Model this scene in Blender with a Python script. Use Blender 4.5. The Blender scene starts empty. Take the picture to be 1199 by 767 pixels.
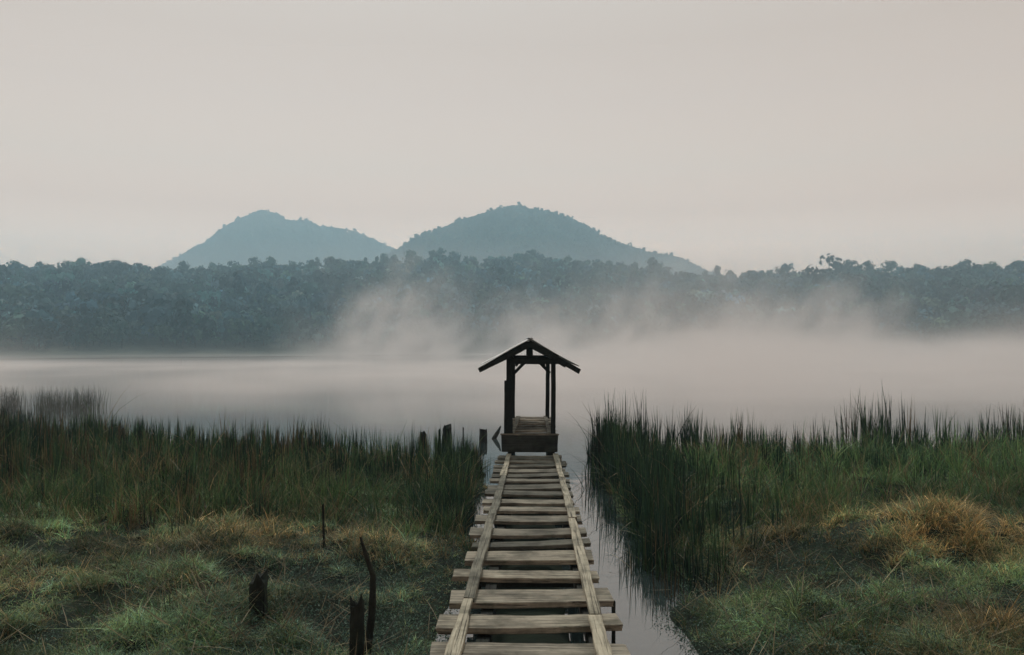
import bpy, math, random
import numpy as np
from mathutils import Vector

random.seed(11)
rng = np.random.default_rng(7)
SC = bpy.context.scene
COL = SC.collection
R = math.radians

# ------------------------------------------------------------------ helpers
_tab = np.random.default_rng(99).random((256, 256))


def vnoise(x, y, seed=0):
    x = np.asarray(x, float) + seed * 17.31
    y = np.asarray(y, float) + seed * 9.77
    xi = np.floor(x).astype(int); yi = np.floor(y).astype(int)
    fx = x - xi; fy = y - yi
    fx = fx * fx * (3 - 2 * fx); fy = fy * fy * (3 - 2 * fy)
    a = _tab[xi & 255, yi & 255]; b = _tab[(xi + 1) & 255, yi & 255]
    c = _tab[xi & 255, (yi + 1) & 255]; d = _tab[(xi + 1) & 255, (yi + 1) & 255]
    return (a * (1 - fx) + b * fx) * (1 - fy) + (c * (1 - fx) + d * fx) * fy


def fbm(x, y, seed=0, octs=4):
    s = 0; a = 1; t = 0
    for k in range(octs):
        s = s + a * vnoise(x * 2 ** k, y * 2 ** k, seed + k * 3); t += a; a *= .5
    return s / t


def sstep(a, b, x):
    t = np.clip((np.asarray(x, float) - a) / (b - a), 0, 1)
    return t * t * (3 - 2 * t)


def np_mesh(name, verts, quads, cols=None, smooth=False):
    me = bpy.data.meshes.new(name)
    nv = len(verts); nf, k = quads.shape
    me.vertices.add(nv)
    me.vertices.foreach_set('co', np.ascontiguousarray(verts, np.float32).ravel())
    me.loops.add(nf * k)
    me.loops.foreach_set('vertex_index', np.ascontiguousarray(quads, np.int32).ravel())
    me.polygons.add(nf)
    me.polygons.foreach_set('loop_start', np.arange(0, nf * k, k, dtype=np.int32))
    me.update(calc_edges=True)
    if smooth:
        me.polygons.foreach_set('use_smooth', np.ones(nf, bool))
    if cols is not None:
        a = me.attributes.new('Col', 'FLOAT_COLOR', 'POINT')
        c = np.ones((nv, 4), np.float32); c[:, :3] = cols
        a.data.foreach_set('color', c.ravel())
    return me


def link(name, me, mat=None, parent=None):
    o = bpy.data.objects.new(name, me)
    COL.objects.link(o)
    if mat is not None and me is not None:
        me.materials.append(mat)
    if parent is not None:
        o.parent = parent
    return o


def tag(o, label=None, cat=None, group=None, kind=None):
    if label: o['label'] = label
    if cat: o['category'] = cat
    if group: o['group'] = group
    if kind: o['kind'] = kind
    return o


def empty(name, loc, label, cat, group=None):
    o = bpy.data.objects.new(name, None)
    COL.objects.link(o)
    o.location = loc
    o.empty_display_size = .2
    return tag(o, label, cat, group)


# ------------------------------------------------------------------ materials
def new_mat(name):
    m = bpy.data.materials.new(name)
    m.use_nodes = True
    nt = m.node_tree
    for n in list(nt.nodes): nt.nodes.remove(n)
    out = nt.nodes.new('ShaderNodeOutputMaterial')
    return m, nt, out


def N(nt, typ, **kw):
    n = nt.nodes.new(typ)
    for k, v in kw.items():
        if hasattr(n, k) and k not in n.inputs: setattr(n, k, v)
        else: n.inputs[k].default_value = v
    return n


def ramp(nt, fac, stops):
    r = nt.nodes.new('ShaderNodeValToRGB')
    e = r.color_ramp.elements
    while len(e) < len(stops): e.new(.5)
    for i, (p, c) in enumerate(stops):
        e[i].position = p
        e[i].color = (*c, 1) if len(c) == 3 else c
    nt.links.new(fac, r.inputs[0])
    return r


def mixc(nt, fac, a, b, mode='MIX'):
    m = nt.nodes.new('ShaderNodeMix'); m.data_type = 'RGBA'; m.blend_type = mode
    for sock, v in ((m.inputs[0], fac), (m.inputs[6], a), (m.inputs[7], b)):
        if isinstance(v, (int, float)): sock.default_value = v
        elif isinstance(v, tuple): sock.default_value = (*v, 1)
        else: nt.links.new(v, sock)
    return m.outputs[2]


def wood_mat(name, dark, light, grain_axis=0, moss_shade=(.05, .07, .04), moss_amt=.32, rough=.85):
    m, nt, out = new_mat(name)
    L = nt.links.new
    tc = N(nt, 'ShaderNodeTexCoord')
    oi = N(nt, 'ShaderNodeObjectInfo')
    off = N(nt, 'ShaderNodeVectorMath', operation='SCALE'); off.inputs[0].default_value = (31, 17, 23)
    L(oi.outputs['Random'], off.inputs[3])
    add = N(nt, 'ShaderNodeVectorMath', operation='ADD')
    L(tc.outputs['Object'], add.inputs[0]); L(off.outputs[0], add.inputs[1])
    sc = [26., 26., 26.]; sc[grain_axis] = 1.3
    mp = N(nt, 'ShaderNodeMapping'); mp.inputs['Scale'].default_value = sc
    L(add.outputs[0], mp.inputs[0])
    g = N(nt, 'ShaderNodeTexNoise', Scale=1.0, Detail=6.0, Roughness=.65, Distortion=.6)
    L(mp.outputs[0], g.inputs['Vector'])
    sc2 = [70., 70., 70.]; sc2[grain_axis] = 1.0
    mp2 = N(nt, 'ShaderNodeMapping'); mp2.inputs['Scale'].default_value = sc2
    L(add.outputs[0], mp2.inputs[0])
    g2 = N(nt, 'ShaderNodeTexNoise', Scale=1.0, Detail=4.0, Roughness=.7)
    L(mp2.outputs[0], g2.inputs['Vector'])
    b = N(nt, 'ShaderNodeTexNoise', Scale=3.2, Detail=5.0, Roughness=.6)
    L(add.outputs[0], b.inputs['Vector'])
    c1 = ramp(nt, g.outputs['Fac'], [(.28, dark), (.5, tuple((a * .4 + c * .6) for a, c in zip(dark, light))), (.72, light)])
    crack = ramp(nt, g2.outputs['Fac'], [(.34, (.08, .08, .08)), (.46, (1, 1, 1))])
    c2 = mixc(nt, .85, c1.outputs[0], crack.outputs[0], 'MULTIPLY')
    stain = ramp(nt, b.outputs['Fac'], [(.36, (.30, .31, .30)), (.58, (1, 1, 1))])
    c3 = mixc(nt, .8, c2, stain.outputs[0], 'MULTIPLY')
    tone = ramp(nt, oi.outputs['Random'], [(0, (.42, .43, .41)), (.5, (.88, .85, .80)), (1, (1.20, 1.14, 1.04))])
    c4 = mixc(nt, 1.0, c3, tone.outputs[0], 'MULTIPLY')
    mn = N(nt, 'ShaderNodeTexNoise', Scale=5.5, Detail=6.0, Roughness=.7)
    L(add.outputs[0], mn.inputs['Vector'])
    mf = ramp(nt, mn.outputs['Fac'], [(.52, (0, 0, 0)), (.68, (moss_amt,) * 3)])
    c5 = mixc(nt, mf.outputs[0], c4, moss_shade)
    p = N(nt, 'ShaderNodeBsdfPrincipled', Roughness=rough)
    p.inputs['Specular IOR Level'].default_value = .25
    L(c5, p.inputs['Base Color'])
    hsum = N(nt, 'ShaderNodeMath', operation='ADD')
    L(g.outputs['Fac'], hsum.inputs[0]); L(crack.outputs[0], hsum.inputs[1])
    bp = N(nt, 'ShaderNodeBump', Strength=.7, Distance=.008)
    L(hsum.outputs[0], bp.inputs['Height']); L(bp.outputs[0], p.inputs['Normal'])
    L(p.outputs[0], out.inputs['Surface'])
    return m


def leaf_mat(name, trans=.3, rough=.6, mul=1.0, var_scale=1.5):
    m, nt, out = new_mat(name)
    L = nt.links.new
    at = N(nt, 'ShaderNodeAttribute', attribute_name='Col')
    ge = N(nt, 'ShaderNodeNewGeometry')
    nz = N(nt, 'ShaderNodeTexNoise', Scale=var_scale, Detail=3.0)
    L(ge.outputs['Position'], nz.inputs['Vector'])
    rr = ramp(nt, nz.outputs['Fac'], [(.3, (.7 * mul, .72 * mul, .74 * mul)), (.7, (1.25 * mul, 1.22 * mul, 1.15 * mul))])
    c = mixc(nt, 1.0, at.outputs['Color'], rr.outputs[0], 'MULTIPLY')
    p = N(nt, 'ShaderNodeBsdfPrincipled', Roughness=rough)
    p.inputs['Specular IOR Level'].default_value = .2
    L(c, p.inputs['Base Color'])
    t = N(nt, 'ShaderNodeBsdfTranslucent'); L(c, t.inputs['Color'])
    mx = N(nt, 'ShaderNodeMixShader'); mx.inputs[0].default_value = trans
    L(p.outputs[0], mx.inputs[1]); L(t.outputs[0], mx.inputs[2])
    L(mx.outputs[0], out.inputs['Surface'])
    return m


M_plank = wood_mat('weathered_plank', (.10, .092, .078), (.46, .425, .355), 0)
M_rail = wood_mat('weathered_rail', (.17, .16, .13), (.50, .47, .39), 1, moss_amt=.12)
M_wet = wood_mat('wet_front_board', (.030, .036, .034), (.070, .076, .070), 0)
M_dark = wood_mat('dark_post_wood', (.004, .006, .006), (.015, .020, .019), 2, moss_shade=(.02, .03, .025))
M_darkx = wood_mat('dark_beam_wood', (.004, .006, .006), (.015, .020, .019), 0, moss_shade=(.02, .03, .025))
M_stump = wood_mat('rotten_stump_wood', (.006, .010, .009), (.028, .034, .030), 2, moss_shade=(.03, .045, .03), moss_amt=.6)
M_under = wood_mat('wet_bearer_wood', (.010, .013, .012), (.035, .038, .034), 1)

# soil
M_soil, nt, out = new_mat('marsh_soil')
tc = N(nt, 'ShaderNodeNewGeometry')
n1 = N(nt, 'ShaderNodeTexNoise', Scale=1.6, Detail=8.0, Roughness=.65)
nt.links.new(tc.outputs['Position'], n1.inputs['Vector'])
rr = ramp(nt, n1.outputs['Fac'], [(.3, (.008, .012, .010)), (.55, (.016, .024, .016)), (.75, (.035, .038, .022))])
p = N(nt, 'ShaderNodeBsdfPrincipled', Roughness=.9)
p.inputs['Specular IOR Level'].default_value = .08
nt.links.new(rr.outputs[0], p.inputs['Base Color'])
bp = N(nt, 'ShaderNodeBump', Strength=.8, Distance=.05)
nt.links.new(n1.outputs['Fac'], bp.inputs['Height']); nt.links.new(bp.outputs[0], p.inputs['Normal'])
nt.links.new(p.outputs[0], out.inputs['Surface'])

# wooded slope soil
M_slope, nt, out = new_mat('wooded_slope')
tc = N(nt, 'ShaderNodeNewGeometry')
n1 = N(nt, 'ShaderNodeTexNoise', Scale=.09, Detail=8.0, Roughness=.7)
nt.links.new(tc.outputs['Position'], n1.inputs['Vector'])
rr = ramp(nt, n1.outputs['Fac'], [(.35, (.025, .040, .030)), (.65, (.065, .085, .055))])
p = N(nt, 'ShaderNodeBsdfPrincipled', Roughness=.95)
nt.links.new(rr.outputs[0], p.inputs['Base Color'])
bp = N(nt, 'ShaderNodeBump', Strength=1.0, Distance=6.0)
nt.links.new(n1.outputs['Fac'], bp.inputs['Height']); nt.links.new(bp.outputs[0], p.inputs['Normal'])
nt.links.new(p.outputs[0], out.inputs['Surface'])

# water
M_water, nt, out = new_mat('lake_water')
L = nt.links.new
ge = N(nt, 'ShaderNodeNewGeometry')
mp = N(nt, 'ShaderNodeMapping'); mp.inputs['Scale'].default_value = (.6, 1.6, 1)
L(ge.outputs['Position'], mp.inputs[0])
n1 = N(nt, 'ShaderNodeTexNoise', Scale=1.6, Detail=3.0, Roughness=.5)
L(mp.outputs[0], n1.inputs['Vector'])
bp = N(nt, 'ShaderNodeBump', Strength=.05, Distance=.05)
L(n1.outputs['Fac'], bp.inputs['Height'])
p = N(nt, 'ShaderNodeBsdfPrincipled', Roughness=.02, IOR=2.8)
p.inputs['Base Color'].default_value = (.028, .040, .040, 1)
L(bp.outputs[0], p.inputs['Normal'])
L(p.outputs[0], out.inputs['Surface'])

M_blade = leaf_mat('grass_blade', .25, .6, 1.0, 1.2)
M_reed = leaf_mat('reed_blade', .15, .6, 1.0, .8)
M_crown = leaf_mat('tree_foliage', .15, .8, 1.0, .12)
M_bark = wood_mat('tree_bark', (.03, .028, .025), (.09, .08, .07), 2)

# pale roofing
M_roof, nt, out = new_mat('pale_roofing_sheet')
tc = N(nt, 'ShaderNodeTexCoord')
n1 = N(nt, 'ShaderNodeTexNoise', Scale=6.0, Detail=6.0)
nt.links.new(tc.outputs['Object'], n1.inputs['Vector'])
rr = ramp(nt, n1.outputs['Fac'], [(.3, (.42, .43, .43)), (.7, (.74, .74, .72))])
p = N(nt, 'ShaderNodeBsdfPrincipled', Roughness=.45, Metallic=.0)
nt.links.new(rr.outputs[0], p.inputs['Base Color'])
nt.links.new(p.outputs[0], out.inputs['Surface'])


# ------------------------------------------------------------------ ground
def sd_land(x, y):
    """positive on land, negative over water (metres, roughly)"""
    w = (vnoise(x * 1.1, y * 1.1, 5) - .5) * .5
    xl = np.interp(y, [-20, 0, 5, 9, 12, 16, 20], [-1.0, -.8, -.62, -.58, -.55, -.62, -.85])
    xr = np.interp(y, [-20, 0, 5, 7.5, 9, 11, 14, 18, 22], [2.2, 1.9, 1.60, 1.55, 1.85, 1.65, 1.7, 2.1, 2.4])
    dside = np.maximum(xl - x, x - xr) + w
    yf = np.interp(x, [-60, -30, -16, -10, -5, -1, 1.5, 5, 10, 16, 30, 60],
                   [58, 38, 27, 22.5, 20, 18.6, 19.8, 20.4, 21.2, 23.5, 31, 50])
    dfar = (yf - y) * .7 + (vnoise(x * .5, y * .5, 8) - .5) * 2.2
    return np.minimum(dside, dfar)


def H(x, y):
    sd = sd_land(x, y)
    up = .04 + .30 * (1 - np.exp(-np.maximum(sd, 0) / 2.2))
    k = sstep(.0, 1.2, sd)
    up = up + k * ((fbm(x * 1.0, y * 1.0, 21, 3) - .5) * .24 + (fbm(x * 2.6, y * 2.6, 25, 2) - .5) * .22 + (vnoise(x * .33, y * .33, 31) - .5) * .10)
    mound = .34 * np.exp(-(((x - 4.9) / 1.3) ** 2 + ((y - 10.2) / .8) ** 2)) + .25 * np.exp(-(((x - 6.6) / .9) ** 2 + ((y - 9.6) / .7) ** 2))
    mound = mound + .18 * np.exp(-(((x + 1.7) / .7) ** 2 + ((y - 10.3) / .6) ** 2))
    up = np.maximum(up + mound, .02)
    dn = -.35 * (1 - np.exp(np.minimum(sd, 0) / .5)) - np.clip((-sd - 2) * .03, 0, 3.5)
    z = np.where(sd > 0, up, dn)
    cx = .10 + .0264 * (y - 5.8)                      # ground raised under the walkway, added to darken the plank gaps
    gap_fill = .07 + .05 * (vnoise(x * 2, y * 2, 77) - .5) - (np.abs(x - cx) / .40) ** 4 * .10
    return np.where(y < 16.8, np.maximum(z, np.maximum(gap_fill, -.5)), z)


def warp(n, lo, hi, s):
    a = math.asinh(lo / s); b = math.asinh(hi / s)
    return np.sinh(np.linspace(a, b, n)) * s


gx = warp(420, -2950, 2950, 5.0)
gy = np.concatenate([np.linspace(-60, 2, 40)[:-1], np.linspace(2, 30, 250)[:-1], 30 + warp(130, 0, 2390, 6.0)])
GX, GY = np.meshgrid(gx, gy)
Z = H(GX, GY)


def grid_faces(ny, nx):
    i = np.arange(ny - 1)[:, None] * nx + np.arange(nx - 1)[None, :]
    return np.stack([i, i + 1, i + nx + 1, i + nx], -1).reshape(-1, 4)


g = link('ground', np_mesh('ground', np.stack([GX, GY, Z], -1).reshape(-1, 3), grid_faces(*GX.shape), smooth=True), M_soil)
tag(g, 'dark marshy ground and lake bed around the boardwalk', 'ground', kind='structure')

wx = np.array([-1500., 1500.]); wy = np.array([-58., 1100.])
WX, WY = np.meshgrid(wx, wy)
w = link('water', np_mesh('water', np.stack([WX, WY, WX * 0], -1).reshape(-1, 3), grid_faces(2, 2)), M_water)
tag(w, 'still grey lake water under low mist', 'lake', kind='structure')


# ------------------------------------------------------------------ hills and mountains
F = 1000.
CXP = 599.5
HZ = 407.
CAMZ = 2.6


def shore(tx):   # distance to the far shore as function of bearing tangent
    return np.interp(tx, [-1.6, -.6, -.3, -.08, .1, .3, .6, 1.6], [150, 292, 345, 400, 410, 375, 335, 300])


def ridge_tan(tx):
    px = tx * F + CXP
    yy = np.interp(px, [-700, -200, 0, 40, 90, 130, 190, 260, 330, 380, 440, 570, 650, 700, 790, 830, 880, 950, 1020, 1100, 1160, 1199, 1400, 1900],
                   [330, 322, 323, 326, 320, 322, 326, 324, 318, 314, 312, 310, 311, 315, 326, 331, 330, 327, 326, 325, 319, 314, 312, 330])
    return (HZ - yy) / F


def hill_h(tx, s):
    """s 0 at shore, 1 at ridge"""
    r = shore(tx) + s * 340
    top = ridge_tan(tx) * (shore(tx) + 340) + CAMZ
    prof = np.where(s < 1, np.where(s < 0, s * 8 / np.maximum(top, 1), (np.maximum(s, 0) ** .95)), 1 - ((s - 1) * .8) ** 2)
    bump = (fbm(tx * 14, s * 3.5, 40, 4) - .5) * 13 * np.clip(s * 4, 0, 1) * np.clip(1.15 - s, .12, 1)
    return .6 + (top - .6) * prof + bump, r


tx = np.linspace(-1.6, 1.6, 360)
ss = np.linspace(-.08, 1.9, 90)
TX, SS = np.meshgrid(tx, ss)
HH, RR = hill_h(TX, SS)
o = link('wooded_hill', np_mesh('wooded_hill', np.stack([TX * RR, RR, HH], -1).reshape(-1, 3), grid_faces(*TX.shape), smooth=True), M_slope)
tag(o, 'low wooded hill along the far shore', 'hill', kind='structure')


def mountain(name, prof, d, depth, label, seed, drop):
    px = np.array([p[0] for p in prof]); yy = np.array([p[1] for p in prof])
    t = np.linspace((px[0] - CXP) / F, (px[-1] - CXP) / F, 220)
    v = np.linspace(-1, 1, 110)
    T, V = np.meshgrid(t, v)

    def surf(T, V):
        rough = (fbm(T * 22, T * 0 + 3.3, seed + 7, 4) - .5) * 6 + (vnoise(T * 60, T * 0, seed + 9) - .5) * 2.5
        hp = (HZ - drop + rough - np.interp(T * F + CXP, px, yy)) / F * d + CAMZ
        vv = V + (vnoise(T * 8, V * 0, seed) - .5) * .2
        sh = np.clip(1 - np.abs(vv) ** 1.35, 0, 1)
        rid = (np.abs(fbm(T * 16, V * 2.2, seed + 1, 4) - .5) * 2) * 110 * np.clip(np.abs(vv) * 2.2, 0, 1) * sh
        return np.maximum(hp * sh - rid, -2)
    Z = surf(T, V)
    Y = d + V * depth
    o = link(name, np_mesh(name, np.stack([T * d * (1 + V * .15), Y, Z], -1).reshape(-1, 3), grid_faces(*T.shape), smooth=True), M_slope)
    tag(o, label, 'mountain', kind='structure')
    return surf, t


prof_r = [(380, 395), (420, 330), (450, 299), (480, 281), (520, 263), (560, 249), (590, 241), (610, 238), (650, 245), (690, 260), (730, 281), (760, 291), (800, 303), (830, 319), (900, 345), (1000, 400)]
prof_l = [(60, 400), (130, 350), (180, 319), (210, 301), (240, 281), (262, 264), (280, 255), (296, 247), (306, 243), (318, 249), (332, 256), (346, 259), (358, 260), (372, 265), (390, 269), (408, 271), (424, 277), (450, 288), (480, 301), (540, 340), (600, 400)]
surf_r, t_r = mountain('mountain', prof_r, 1350, 420, 'broad hazy wooded mountain behind the shelter', 3, 4)
surf_l, t_l = mountain('mountain', prof_l, 1900, 420, 'paler distant twin peaked mountain left of the broad one', 12, 2)


# ------------------------------------------------------------------ far trees
def crown_mesh(nq, seed, col, tall=1.0, size=.13, lobes=7):
    """unit crown: about 1 m radius in x,y; z from .25 to 1.0*2; many leaf-clump quads over several lobes"""
    r = np.random.default_rng(seed)
    lc = np.stack([r.normal(0, .42, lobes), r.normal(0, .42, lobes), r.uniform(.55, 1.55, lobes) * tall], -1)
    lc[0] = (0, 0, 1.35 * tall)
    lr = r.uniform(.36, .62, lobes)
    k = r.integers(0, lobes, nq)
    d = r.normal(size=(nq, 3)); d[:, 2] = d[:, 2] * .8 + .15
    d /= np.linalg.norm(d, axis=1)[:, None]
    rad = lr[k] * r.uniform(.62, 1.08, nq)
    c = lc[k] + d * rad[:, None] * np.array([1, 1, .85])
    nrm = d + r.normal(0, .24, (nq, 3)) + np.array([0, 0, .15]); nrm /= np.linalg.norm(nrm, axis=1)[:, None]
    u = np.cross(nrm, r.normal(size=(nq, 3))); u /= np.linalg.norm(u, axis=1)[:, None]
    v = np.cross(nrm, u)
    s = size * r.uniform(.6, 1.5, nq)[:, None]; s2 = size * r.uniform(.5, 1.2, nq)[:, None]
    vs = np.stack([c - u * s - v * s2 * .6, c + u * s * .8 - v * s2, c + u * s + v * s2 * .7, c - u * s * .7 + v * s2], 1).reshape(-1, 3)
    q = np.arange(nq * 4).reshape(-1, 4)
    tint = r.uniform(.75, 1.3, nq)[:, None] * np.array(col)[None, :]
    return vs, q, np.repeat(tint, 4, 0)


def trunk_mesh(h, r0, seed):
    r = random.Random(seed)
    vs = []; q = []
    def limb(p0, p1, a, b, n=6):
        base = len(vs)
        ax = (Vector(p1) - Vector(p0)).normalized()
        u = ax.orthogonal().normalized(); v = ax.cross(u)
        for p, rr in ((p0, a), (p1, b)):
            for i in range(n):
                w = Vector(p) + (u * math.cos(i * math.tau / n) + v * math.sin(i * math.tau / n)) * rr
                vs.append(tuple(w))
        for i in range(n):
            q.append((base + i, base + (i + 1) % n, base + n + (i + 1) % n, base + n + i))
    mid = (r.uniform(-.06, .06), r.uniform(-.06, .06), h * .5)
    limb((0, 0, -.15), mid, r0, r0 * .75)
    limb(mid, (mid[0] * 2, mid[1] * 2, h), r0 * .75, r0 * .35)
    for k in range(4):
        a = r.uniform(0, math.tau)
        limb((mid[0] * 1.3, mid[1] * 1.3, h * r.uniform(.5, .75)), (math.cos(a) * .5, math.sin(a) * .5, h * r.uniform(.8, 1.1)), r0 * .4, r0 * .15)
    return np.array(vs), np.array(q)


COLS = [(.034, .085, .082), (.030, .076, .088), (.058, .112, .088), (.042, .088, .096), (.068, .100, .092), (.026, .060, .070), (.085, .130, .115), (.040, .098, .100)]  # foliage greens with the blue of the haze put into the colour
low = [crown_mesh(100, 200 + i, COLS[i % 8], tall=[1, 1.3, .8, 1.1][i % 4], size=.18) for i in range(12)]
hi = [crown_mesh(230, 300 + i, COLS[i % 8], tall=[1, 1.3, .85, 1.1][i % 4], size=.11, lobes=9) for i in range(8)]


def scatter_join(name, pos, scale, sxy, variants, mul, seed):
    r = np.random.default_rng(seed)
    V = []; C = []
    var = r.integers(0, len(variants), len(pos)); ang = r.uniform(0, math.tau, len(pos))
    for k in range(len(variants)):
        idx = np.where(var == k)[0]
        vs, q, c = variants[k]
        ca, sa = np.cos(ang[idx])[:, None], np.sin(ang[idx])[:, None]
        x = (vs[None, :, 0] * ca - vs[None, :, 1] * sa) * sxy[idx][:, None] + pos[idx, 0][:, None]
        y = (vs[None, :, 0] * sa + vs[None, :, 1] * ca) * sxy[idx][:, None] + pos[idx, 1][:, None]
        z = vs[None, :, 2] * scale[idx][:, None] + pos[idx, 2][:, None]
        V.append(np.stack([x, y, z], -1).reshape(-1, 3))
        C.append((c[None] * mul[idx][:, None, :]).reshape(-1, 3))
    V = np.concatenate(V); C = np.concatenate(C)
    return np_mesh(name, V, np.arange(len(V)).reshape(-1, 4), C)


# candidate trees over the hill
n = 7600
tX = rng.uniform(-.78, .78, n)
sS = np.concatenate([rng.uniform(.015, 1.0, n - 700), rng.uniform(.93, 1.08, 700)])
hh, rr_ = hill_h(tX, sS)
pos = np.stack([tX * rr_, rr_, hh - .4], -1)
clump = fbm(pos[:, 0] / 30, pos[:, 1] / 30, 61, 3)
hgt = (2.2 + 4.6 * rng.random(n) ** 2.0 + 2.4 * (clump - .5) * 2) * np.where(sS > .9, .75, 1)          # times ~2 = tree height
hgt *= np.where(rng.random(n) < .05, 1.35, 1.0)
hgt = np.maximum(hgt, 2.0)
wid = np.maximum(hgt, 2.8) * rng.uniform(.62, 1.05, n)
tone = .65 + .7 * vnoise(pos[:, 0] / 14, pos[:, 1] / 14, 71)
tone *= np.exp(rng.normal(0, .55, n))
mul = np.stack([tone * rng.uniform(.8, 1.2, n), tone, tone * rng.uniform(.85, 1.35, n)], -1)
# nearest rows become individual trees
front = np.argsort(sS + rng.uniform(-.01, .01, n))
vis = [i for i in front if abs(tX[i]) < .66][:170]
ridge_idx = [i for i in rng.permutation(n) if .93 < sS[i] < 1.0 and abs(tX[i]) < .66][:90]
for i in ridge_idx:
    hgt[i] = 4.2 + 4.2 * rng.random() ** 1.6; wid[i] = hgt[i] * rng.uniform(.55, .95)
ind = vis + ridge_idx
rest = np.setdiff1d(np.arange(n), ind)
o = link('forest', scatter_join('forest', pos[rest], hgt[rest], wid[rest], low, mul[rest], 5), M_crown)
tag(o, 'hazy blue green forest covering the hill beyond the lake', 'forest', kind='stuff')

crown_me = []
trunk_me = []
for i in range(8):
    vs, q, c = hi[i]
    me = np_mesh('crown', vs, q, c); me.materials.append(M_crown); crown_me.append(me)
    vs, q = trunk_mesh(1.2, .06, i)
    me = np_mesh('trunk', vs, q); me.materials.append(M_bark); trunk_me.append(me)
KIND = ['rounded', 'tall', 'low spreading', 'upright', 'pale', 'dark tall', 'light green spreading', 'blue green upright']
for j, i in enumerate(ind):
    k = (j * 5 + j // 3) % 8
    shore_row = j < len(vis)
    p0 = pos[i]
    if shore_row:
        zone = 'the far left shore' if tX[i] < -.25 else ('the misty shore behind the shelter' if tX[i] < .25 else 'the far right shore')
        label = f'{KIND[k]} hazy tree standing along {zone}'
        grp = 'trees along the far shore'
    else:
        zone = 'left of the mountains' if tX[i] < -.25 else ('below the mountains' if tX[i] < .25 else 'right of the mountains')
        label = f'{KIND[k]} hazy tree on the ridge line {zone}'
        grp = 'trees on the ridge line'
    t = empty('tree', tuple(p0), label, 'tree', grp)
    t.scale = (wid[i], wid[i], hgt[i])
    t.rotation_euler = (0, 0, rng.uniform(0, 6.28))
    link('trunk', trunk_me[k], None, t)
    link('crown', crown_me[k], None, t)


# mountain woods
def mtn_wood(name, surf, t, d, depth, n, size, label, seed):
    r = np.random.default_rng(seed)
    T = r.uniform(t[0], t[-1], n); V = np.concatenate([r.uniform(-.85, .05, n - n // 6), r.uniform(-.05, .04, n // 6)])
    Zs = surf(T, V)
    pos = np.stack([T * d * (1 + V * .15), d + V * depth, Zs - .5], -1)
    ok = Zs > 25
    pos = pos[ok]; m = ok.sum()
    h = size * r.uniform(.6, 1.3, m) * np.where(r.random(m) < .03, 1.9, 1)
    tone = (.05 + 2.2 * fbm(pos[:, 0] / 45, pos[:, 1] / 45, seed, 4)) * r.uniform(.75, 1.3, m)
    small = [tuple(x) for x in [crown_mesh(10, 500 + i, COLS[i % 8], 1.1, .42, 3) for i in range(8)]]
    o = link(name, scatter_join(name, pos, h, h * .75, small, np.stack([tone, tone, tone], -1), seed), M_crown)
    tag(o, label, 'forest', kind='stuff')


mtn_wood('mountain_forest', surf_r, t_r, 1350, 420, 42000, 2.3, 'faint woods covering the broad mountain', 31)
mtn_wood('mountain_forest', surf_l, t_l, 1900, 420, 24000, 2.6, 'very faint woods on the distant mountain', 33)


# ------------------------------------------------------------------ grasses and reeds
def blades(base, h, w, az, lean, curve, col, nseg=3, tipcol=1.0, face=None, blunt=1.6):
    n = len(base)
    t = np.linspace(0, 1, nseg + 1)[None, :]
    dx, dy = np.cos(az)[:, None], np.sin(az)[:, None]
    off = (lean[:, None] * t + curve[:, None] * t ** 2) * h[:, None]
    drop = np.sqrt(np.clip(1 - np.clip((lean[:, None] * .8 + curve[:, None] * t * .8), 0, .95) ** 2, .1, 1))
    zz = h[:, None] * t * drop
    px = base[:, 0][:, None] + dx * off; py = base[:, 1][:, None] + dy * off; pz = base[:, 2][:, None] + zz
    fa = rng.uniform(0, math.pi, n) if face is None else face
    wx, wy = np.cos(fa)[:, None], np.sin(fa)[:, None]
    ww = w[:, None] * .5 * np.clip(1.02 - t ** blunt, .04, 1)
    A = np.stack([px - wx * ww, py - wy * ww, pz], -1); B = np.stack([px + wx * ww, py + wy * ww, pz], -1)
    V = np.stack([A, B], 2).reshape(n, -1, 3)          # per blade: (nseg+1)*2 verts
    k = (nseg + 1) * 2
    q = np.array([[2 * i, 2 * i + 1, 2 * i + 3, 2 * i + 2] for i in range(nseg)])
    Q = (np.arange(n)[:, None, None] * k + q[None]).reshape(-1, 4)
    C = col[:, None, :] * (1 + (tipcol - 1) * np.repeat(t, 2, 1).reshape(1, -1)[..., None])
    return V.reshape(-1, 3), Q, C.reshape(-1, 3)


def join(parts):
    V = []; Q = []; C = []; o = 0
    for v, q, c in parts:
        V.append(v); Q.append(q + o); C.append(c); o += len(v)
    return np.concatenate(V), np.concatenate(Q), np.concatenate(C)


def sample(n, y0, y1, xmargin=2.0, power=1.0):
    """points in the wedge the camera sees (with a margin), denser near"""
    u = rng.random(n)
    y = 1 / (1 / y0 + u * (1 / y1 - 1 / y0)) if power == 1 else np.exp(np.log(y0) + u * (np.log(y1) - np.log(y0)))
    x = rng.uniform(-1, 1, n) * (.66 * y + xmargin)
    return x, y


def pick(cols, n, wts):
    k = rng.choice(len(cols), n, p=np.array(wts) / sum(wts))
    return np.array(cols)[k] * rng.uniform(.65, 1.35, (n, 1))


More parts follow.
